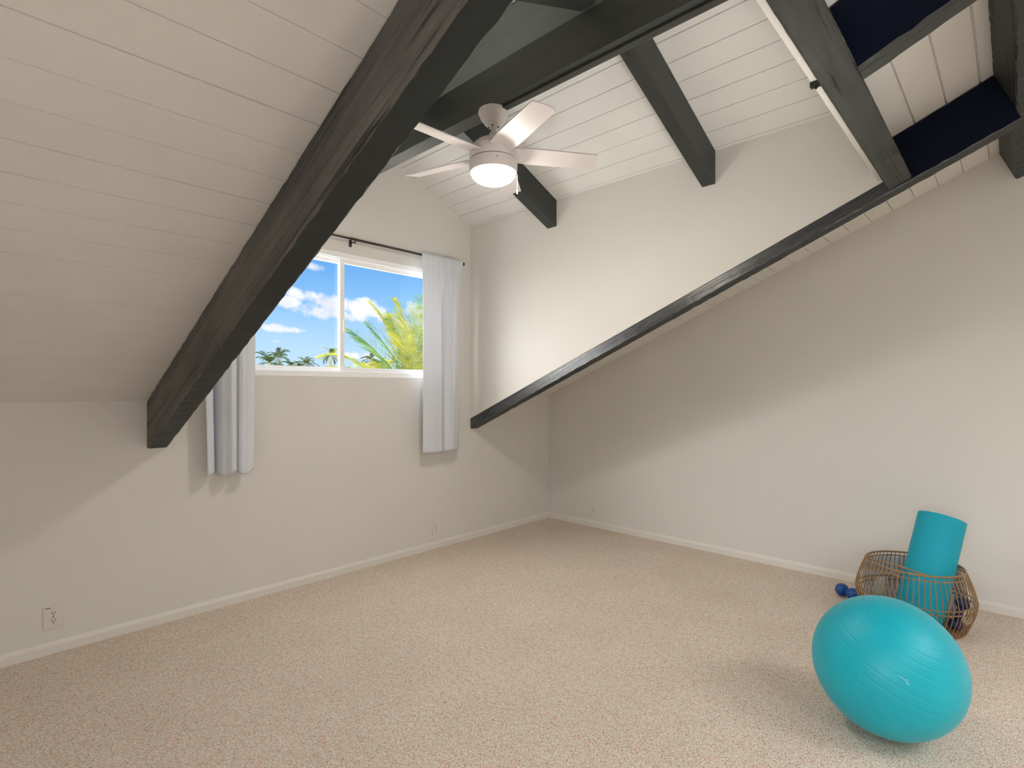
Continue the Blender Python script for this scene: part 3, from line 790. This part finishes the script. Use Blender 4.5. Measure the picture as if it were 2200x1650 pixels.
# pale slab added below the window, unseen, to bounce light into the dormer
bm = bmesh.new()
prism(bm, [(YW+.13, .55), (YW+4.6, -.75), (YW+4.6, -.95), (YW+.13, .35)], fx, XL-1.5, XW+2.5)
fix(bm); struct(obj('lower_roof', bm, M['shell']))
def frond_mesh(name, L, width, n, droop, mat_, curl=.35, seed=0, lw=1.0):
    rnd = random.Random(seed); bm = bmesh.new()
    pts = []; p = Vector((0, 0, 0)); ang = 0.0; st = L/24
    for i in range(25):
        pts.append(p.copy()); t = i/24
        p = p + Vector((math.cos(ang), 0, math.sin(ang)))*st; ang -= droop/24*(.4+1.2*t)
    tube(bm, pts, .02*L/2, 5, radii=[max(.002, .0075*L*(1-i/25)) for i in range(25)])
    def at(t):
        f = t*24; i = min(23, int(f)); return pts[i].lerp(pts[i+1], f-i), (pts[i+1]-pts[i]).normalized()
    for k in range(n):
        t = .14 + .86*k/(n-1); c, tg_ = at(min(.999, t))
        ln = width*(math.sin(PI*min(1, .12+.88*t))**.55)*rnd.uniform(.85, 1.1)
        if t > .93: ln *= .7
        for sd in (-1, 1):
            side = Vector((0, sd, 0)); nr_ = side.cross(tg_)*sd
            nr_ = Vector((-tg_.z, 0, tg_.x))
            d = (side*.78 + tg_*(.55+.5*t) + nr_*(.22-.1*t+rnd.uniform(-.12, .12))).normalized()
            e1 = c + d*ln*.5; e2 = c + d*ln*.9 + Vector((0, 0, -curl*ln*.5)); e3 = e2 + d*ln*.08 + Vector((0, 0, -curl*ln*.25))
            w = (tg_*.8 + nr_*.4)*(.0058*L*.5+.0035)*lw
            a0, a1 = bm.verts.new(c-w*.6), bm.verts.new(c+w*.6)
            b0, b1 = bm.verts.new(e1-w), bm.verts.new(e1+w)
            c0, c1 = bm.verts.new(e2-w*.5), bm.verts.new(e2+w*.5); tp = bm.verts.new(e3)
            bm.faces.new((a0, b0, b1, a1)); bm.faces.new((b0, c0, c1, b1)); bm.faces.new((c0, tp, c1))
    me = D.meshes.new(name); bm.to_mesh(me); bm.free(); me.materials.append(mat_); return me
def ground_point(px, py, dist):
    u = (px-1100)/FOC; w = (836-py)/FOC
    return Vector(((AX[0]*u+AX[1])*dist, (BX[0]*u+BX[1])*dist, HC+w*dist))
GZ = -3.5
def palm(px, py, dist, meshes, fr, label, group, trunk_r=.13, lean=0.0):
    top_ = ground_point(px, py, dist)
    root = empty('palm_tree', (top_.x, top_.y, GZ))
    h = top_.z-GZ; pts = [(lean*(1-((i/10)))**2*0 + lean*math.sin(i/10*PI)*.5, 0, h*i/10) for i in range(11)]
    bm = bmesh.new(); tube(bm, pts, trunk_r, 10, radii=[trunk_r*(1.35-.5*i/10) for i in range(11)])
    bmesh.ops.create_uvsphere(bm, u_segments=10, v_segments=6, radius=trunk_r*1.5, matrix=Matrix.Translation((0, 0, h)))
    obj('trunk', bm, M['trunk'], root, True)
    for az, el, mi, sc in fr:
        o = obj('frond', meshes[mi], None, root)
        o.matrix_local = Matrix.Translation((0, 0, h)) @ Matrix.Rotation(math.radians(az), 4, 'Z') @ Matrix.Rotation(-math.radians(el), 4, 'Y') @ Matrix.Scale(sc, 4)
    return tag(root, label, 'palm tree', group)
fd = [frond_mesh('frond', 2.6, .72, 40, 1.5, M['fdark'], .5, 3, 3.0), frond_mesh('frond', 2.4, .65, 38, 2.0, M['fdark'], .6, 5, 3.0)]
fo = [frond_mesh('frond', 2.6, .6, 40, 1.8, M['fyellow'], .6, 9, 2.5)]
def crown(seed, n=13, lo=-15):
    r = random.Random(seed)
    return [(360*i/n*1.0 + r.uniform(-14, 14), r.choice((lo, 15, 40, 62)) + r.uniform(-8, 12), i % 2, r.uniform(.85, 1.1)) for i in range(n)] + [(r.uniform(0, 360), 80, 0, .9)]
far = [(597, 768, 96, 'tallest far palm at the lower left of the window view'),
       (580, 783, 70, 'far palm just below and left of the tallest far palm'),
       (624, 786, 128, 'first tiny far palm to the right of the tall pair'),
       (642, 789, 140, 'faint tiny far palm beside the low sill of the left pane'),
       (657, 783, 110, 'small far palm in the middle of the left pane'),
       (711, 764, 100, 'far palm with yellowed fronds just left of the window mullion'),
       (796, 774, 120, 'far palm standing between the mullion and the big near palm'),
       (817, 784, 128, 'low far palm close to the left side of the big near palm')]
for i, (px, py, dist, lab) in enumerate(far):
    ms = [fo[0], fd[1]] if px == 711 else fd
    palm(px, py, dist*.98, ms, crown(20+i), lab, 'far palms on the skyline')
# big near palm: fronds with their own turns
fg = [frond_mesh('frond', 2.3, .62, 44, .45, M['fgreen'], .15, 11, 1.5), frond_mesh('frond', 2.3, .34, 44, .55, M['fyellow'], .25, 12, 1.5), frond_mesh('frond', 2.6, .55, 42, 1.5, M['fyellow'], .5, 13, 1.5), frond_mesh('frond', 2.3, .55, 44, .5, M['fyellow'], .2, 14, 1.5)]
azr = math.degrees(math.atan2(BX[0], AX[0]))        # azimuth of "right in the photo"
near = [(azr+180, 76, 1, .90), (azr+150, 87, 3, .86), (azr+80, 84, 0, .93), (azr-10, 80, 0, .9), (azr-60, 74, 3, .9), (azr+195, 52, 2, .55), (azr-150, 66, 0, .72),
        (azr-100, 62, 3, .8), (azr+20, 62, 3, .9), (azr+100, 60, 0, .8), (azr-130, 50, 0, .8), (azr-20, 30, 2, .9), (azr+230, 78, 0, .72), (azr+60, 30, 2, .8)]
palm(893, 862, 9.6, fg, near, 'large near palm with bright yellow-green fronds against the right curtain', None, .13)
low = [(azr+185, 55, 2, .62), (azr+170, 36, 2, .72), (azr+20, 40, 2, .6), (azr+90, 60, 2, .5), (azr-80, 50, 2, .5), (azr-30, 15, 2, .7), (azr+130, 50, 2, .55), (azr+150, 20, 2, .8)]
palm(818, 830, 11.5, fg, low, 'low palm with orange-yellow arching fronds just right of the window mullion', None, .12)

# ------------------------------------------------------------------ sky
world = D.worlds.new('World'); bpy.context.scene.world = world; world.use_nodes = True
nt = world.node_tree; nt.nodes.clear()
out = N(nt, 'ShaderNodeOutputWorld'); bg = N(nt, 'ShaderNodeBackground'); nt.links.new(bg.outputs[0], out.inputs[0])
tc = N(nt, 'ShaderNodeTexCoord'); sep = N(nt, 'ShaderNodeSeparateXYZ'); nt.links.new(tc.outputs['Generated'], sep.inputs[0])
def MA(op, a, b=None, c=None):
    n = N(nt, 'ShaderNodeMath', operation=op)
    for i, v in enumerate((a, b, c)):
        if v is None: continue
        if isinstance(v, (int, float)): n.inputs[i].default_value = v
        else: nt.links.new(v, n.inputs[i])
    return n.outputs[0]
X, Y, Z = sep.outputs
grad = ramp(nt, [(0.0, (0.62, 0.80, 0.97)), (0.07, (0.52, 0.76, 0.985)), (0.15, (0.28, 0.58, 0.97)), (0.24, (0.12, 0.39, 0.88)), (0.6, (0.07, 0.25, 0.72))])
nt.links.new(MA('MAXIMUM', Z, 0.0), grad.inputs['Fac'])
ys = MA('MAXIMUM', Y, 0.05); U = MA('DIVIDE', X, ys); V = MA('DIVIDE', Z, ys)
def uv(px, py):
    u = (px-1100)/FOC; w = (836-py)/FOC; yy = BX[0]*u+BX[1]; return (AX[0]*u+AX[1])/yy, w/yy
cmb = N(nt, 'ShaderNodeCombineXYZ'); nt.links.new(U, cmb.inputs[0]); nt.links.new(V, cmb.inputs[1])
nz = N(nt, 'ShaderNodeTexNoise', Scale=26.0, Detail=6.0, Roughness=.6); nt.links.new(cmb.outputs[0], nz.inputs['Vector'])
nz2 = N(nt, 'ShaderNodeTexNoise', Scale=9.0, Detail=4.0); nt.links.new(cmb.outputs[0], nz2.inputs['Vector'])
best = None
for px, py, rx, ry in [(618, 648, 36, 13), (650, 634, 34, 14), (688, 668, 52, 17), (706, 652, 36, 21), (776, 664, 50, 18), (790, 652, 28, 13), (728, 676, 60, 12), (600, 706, 38, 10), (625, 709, 30, 7), (672, 573, 24, 9), (594, 733, 14, 4), (845, 690, 40, 12), (890, 665, 22, 20), (808, 678, 14, 5), (770, 727, 13, 3), (780, 766, 45, 9), (500, 640, 60, 14), (930, 740, 60, 20)]:
    cu, cv = uv(px, py); eu, _ = uv(px+rx, py); _, ev = uv(px, py-ry)
    a_ = MA('MULTIPLY', MA('SUBTRACT', U, cu), 1/(eu-cu)); b_ = MA('MULTIPLY', MA('SUBTRACT', V, cv), 1/(ev-cv))
    d_ = MA('SUBTRACT', 1.0, MA('ADD', MA('MULTIPLY', a_, a_), MA('MULTIPLY', b_, b_)))
    best = d_ if best is None else MA('MAXIMUM', best, d_)
best = MA('MAXIMUM', best, -2.0)
msk = MA('ADD', best, MA('MULTIPLY', MA('SUBTRACT', nz.outputs['Fac'], .5), 5.0))
mr = N(nt, 'ShaderNodeMapRange'); mr.interpolation_type = 'SMOOTHSTEP'; mr.inputs[1].default_value = -.35; mr.inputs[2].default_value = 1.0
nt.links.new(msk, mr.inputs[0])
mx = N(nt, 'ShaderNodeMix', data_type='RGBA'); nt.links.new(mr.outputs[0], mx.inputs[0]); nt.links.new(grad.outputs['Color'], mx.inputs[6])
cr = ramp(nt, [(0.35, (0.80, 0.84, 0.93)), (0.6, (1.0, 1.0, 1.0))]); nt.links.new(nz2.outputs['Fac'], cr.inputs['Fac']); nt.links.new(cr.outputs['Color'], mx.inputs[7])
# two unseen sky glows added to light the cheek wall and the room
sd = Vector((-.86, .36, .36)).normalized()
vm = N(nt, 'ShaderNodeVectorMath', operation='DOT_PRODUCT'); nt.links.new(tc.outputs['Generated'], vm.inputs[0]); vm.inputs[1].default_value = sd
lobe = MA('POWER', MA('MAXIMUM', vm.outputs['Value'], 0.0), 5.0)
FILL_GLOW = 18.0
zen = Vector((0.0, -.55, .83)).normalized()  # second added glow, high behind the house, feeding the added roof windows
vm2 = N(nt, 'ShaderNodeVectorMath', operation='DOT_PRODUCT'); nt.links.new(tc.outputs['Generated'], vm2.inputs[0]); vm2.inputs[1].default_value = zen
lobe2 = MA('MULTIPLY', MA('POWER', MA('MAXIMUM', vm2.outputs['Value'], 0.0), 3.0), 13.0)
lobe = MA('ADD', MA('MULTIPLY', lobe, FILL_GLOW), lobe2)
hz = N(nt, 'ShaderNodeMix', data_type='RGBA', blend_type='ADD'); hz.inputs[0].default_value = 1.0
nt.links.new(mx.outputs[2], hz.inputs[6])
sc_ = N(nt, 'ShaderNodeVectorMath', operation='SCALE'); sc_.inputs[0].default_value = (1.0, .97, .92)
nt.links.new(lobe, sc_.inputs['Scale']); nt.links.new(sc_.outputs[0], hz.inputs[7])
hz.clamp_result = False
nt.links.new(hz.outputs[2], bg.inputs['Color']); bg.inputs['Strength'].default_value = 1.0
world.cycles.sampling_method = 'MANUAL'; world.cycles.sample_map_resolution = 512

# sun on the palms (comes over the roof from behind the house)
sl = D.lights.new('sun', 'SUN'); sl.energy = 8.0; sl.angle = .01; sl.color = (1, .95, .86)
so = D.objects.new('sun', sl); C.objects.link(so); so.rotation_euler = (Vector((.5, .12, -.85))).to_track_quat('-Z', 'Y').to_euler()

# fill spot added out of frame to brighten the dormer ceiling
fl = D.lights.new('photo_lamp', 'SPOT'); fl.energy = 120; fl.spot_size = math.radians(72); fl.spot_blend = 1.0; fl.shadow_soft_size = .30; fl.color = (1, .97, .93)
fo = D.objects.new('photo_lamp', fl); C.objects.link(fo); fo.location = (1.6, -.15, .75)
fo.rotation_euler = (Vector((2.25, 1.9, 3.0))-fo.location).to_track_quat('-Z', 'Y').to_euler()

# window portals (sampling guides for the sky, they add no light)
def portal(loc, rot, w, h):
    l = D.lights.new('window_portal', 'AREA'); l.shape = 'RECTANGLE'; l.size = w; l.size_y = h; l.cycles.is_portal = True
    o = D.objects.new('window_portal', l); C.objects.link(o); o.location = loc; o.rotation_euler = rot
portal(((WX0+WX1)/2, YW+.11, (WZ0+WZ1)/2), (-PI/2, 0, 0), WX1-WX0, WZ1-WZ0)
for xa, xb in SKY:
    yc = (SY0+SY1)/2; zc = zroof(RIDGE_Y) - S*(RIDGE_Y-yc) + .12
    portal(((xa+xb)/2, yc, zc), (math.atan(S), 0, 0), xb-xa, (SY1-SY0)*1.08)
portal((XL-.11, (W2[0]+W2[1])/2, (W2[2]+W2[3])/2), (PI/2, 0, -PI/2), W2[1]-W2[0], W2[3]-W2[2])

# ------------------------------------------------------------------ camera
cd = D.cameras.new('camera'); co = D.objects.new('camera', cd); C.objects.link(co)
fwd = Vector((AX[1], BX[1], 0)).normalized()
co.location = (0, 0, HC); co.rotation_euler = fwd.to_track_quat('-Z', 'Y').to_euler()
cd.sensor_width = 36; cd.sensor_fit = 'HORIZONTAL'; cd.lens = FOC/2200*36; cd.shift_y = 11/2200; cd.clip_start = .02; cd.clip_end = 600
sc = bpy.context.scene; sc.camera = co
sc.view_settings.view_transform = 'Standard'; sc.view_settings.look = 'None'; sc.view_settings.gamma = 1; sc.view_settings.exposure = 0.14
sc.view_settings.use_curve_mapping = False
try:
    sc.cycles.use_denoising = True; sc.cycles.max_bounces = 12; sc.cycles.diffuse_bounces = 8; sc.cycles.transparent_max_bounces = 16
    sc.cycles.sample_clamp_indirect = 12.0
except Exception: pass
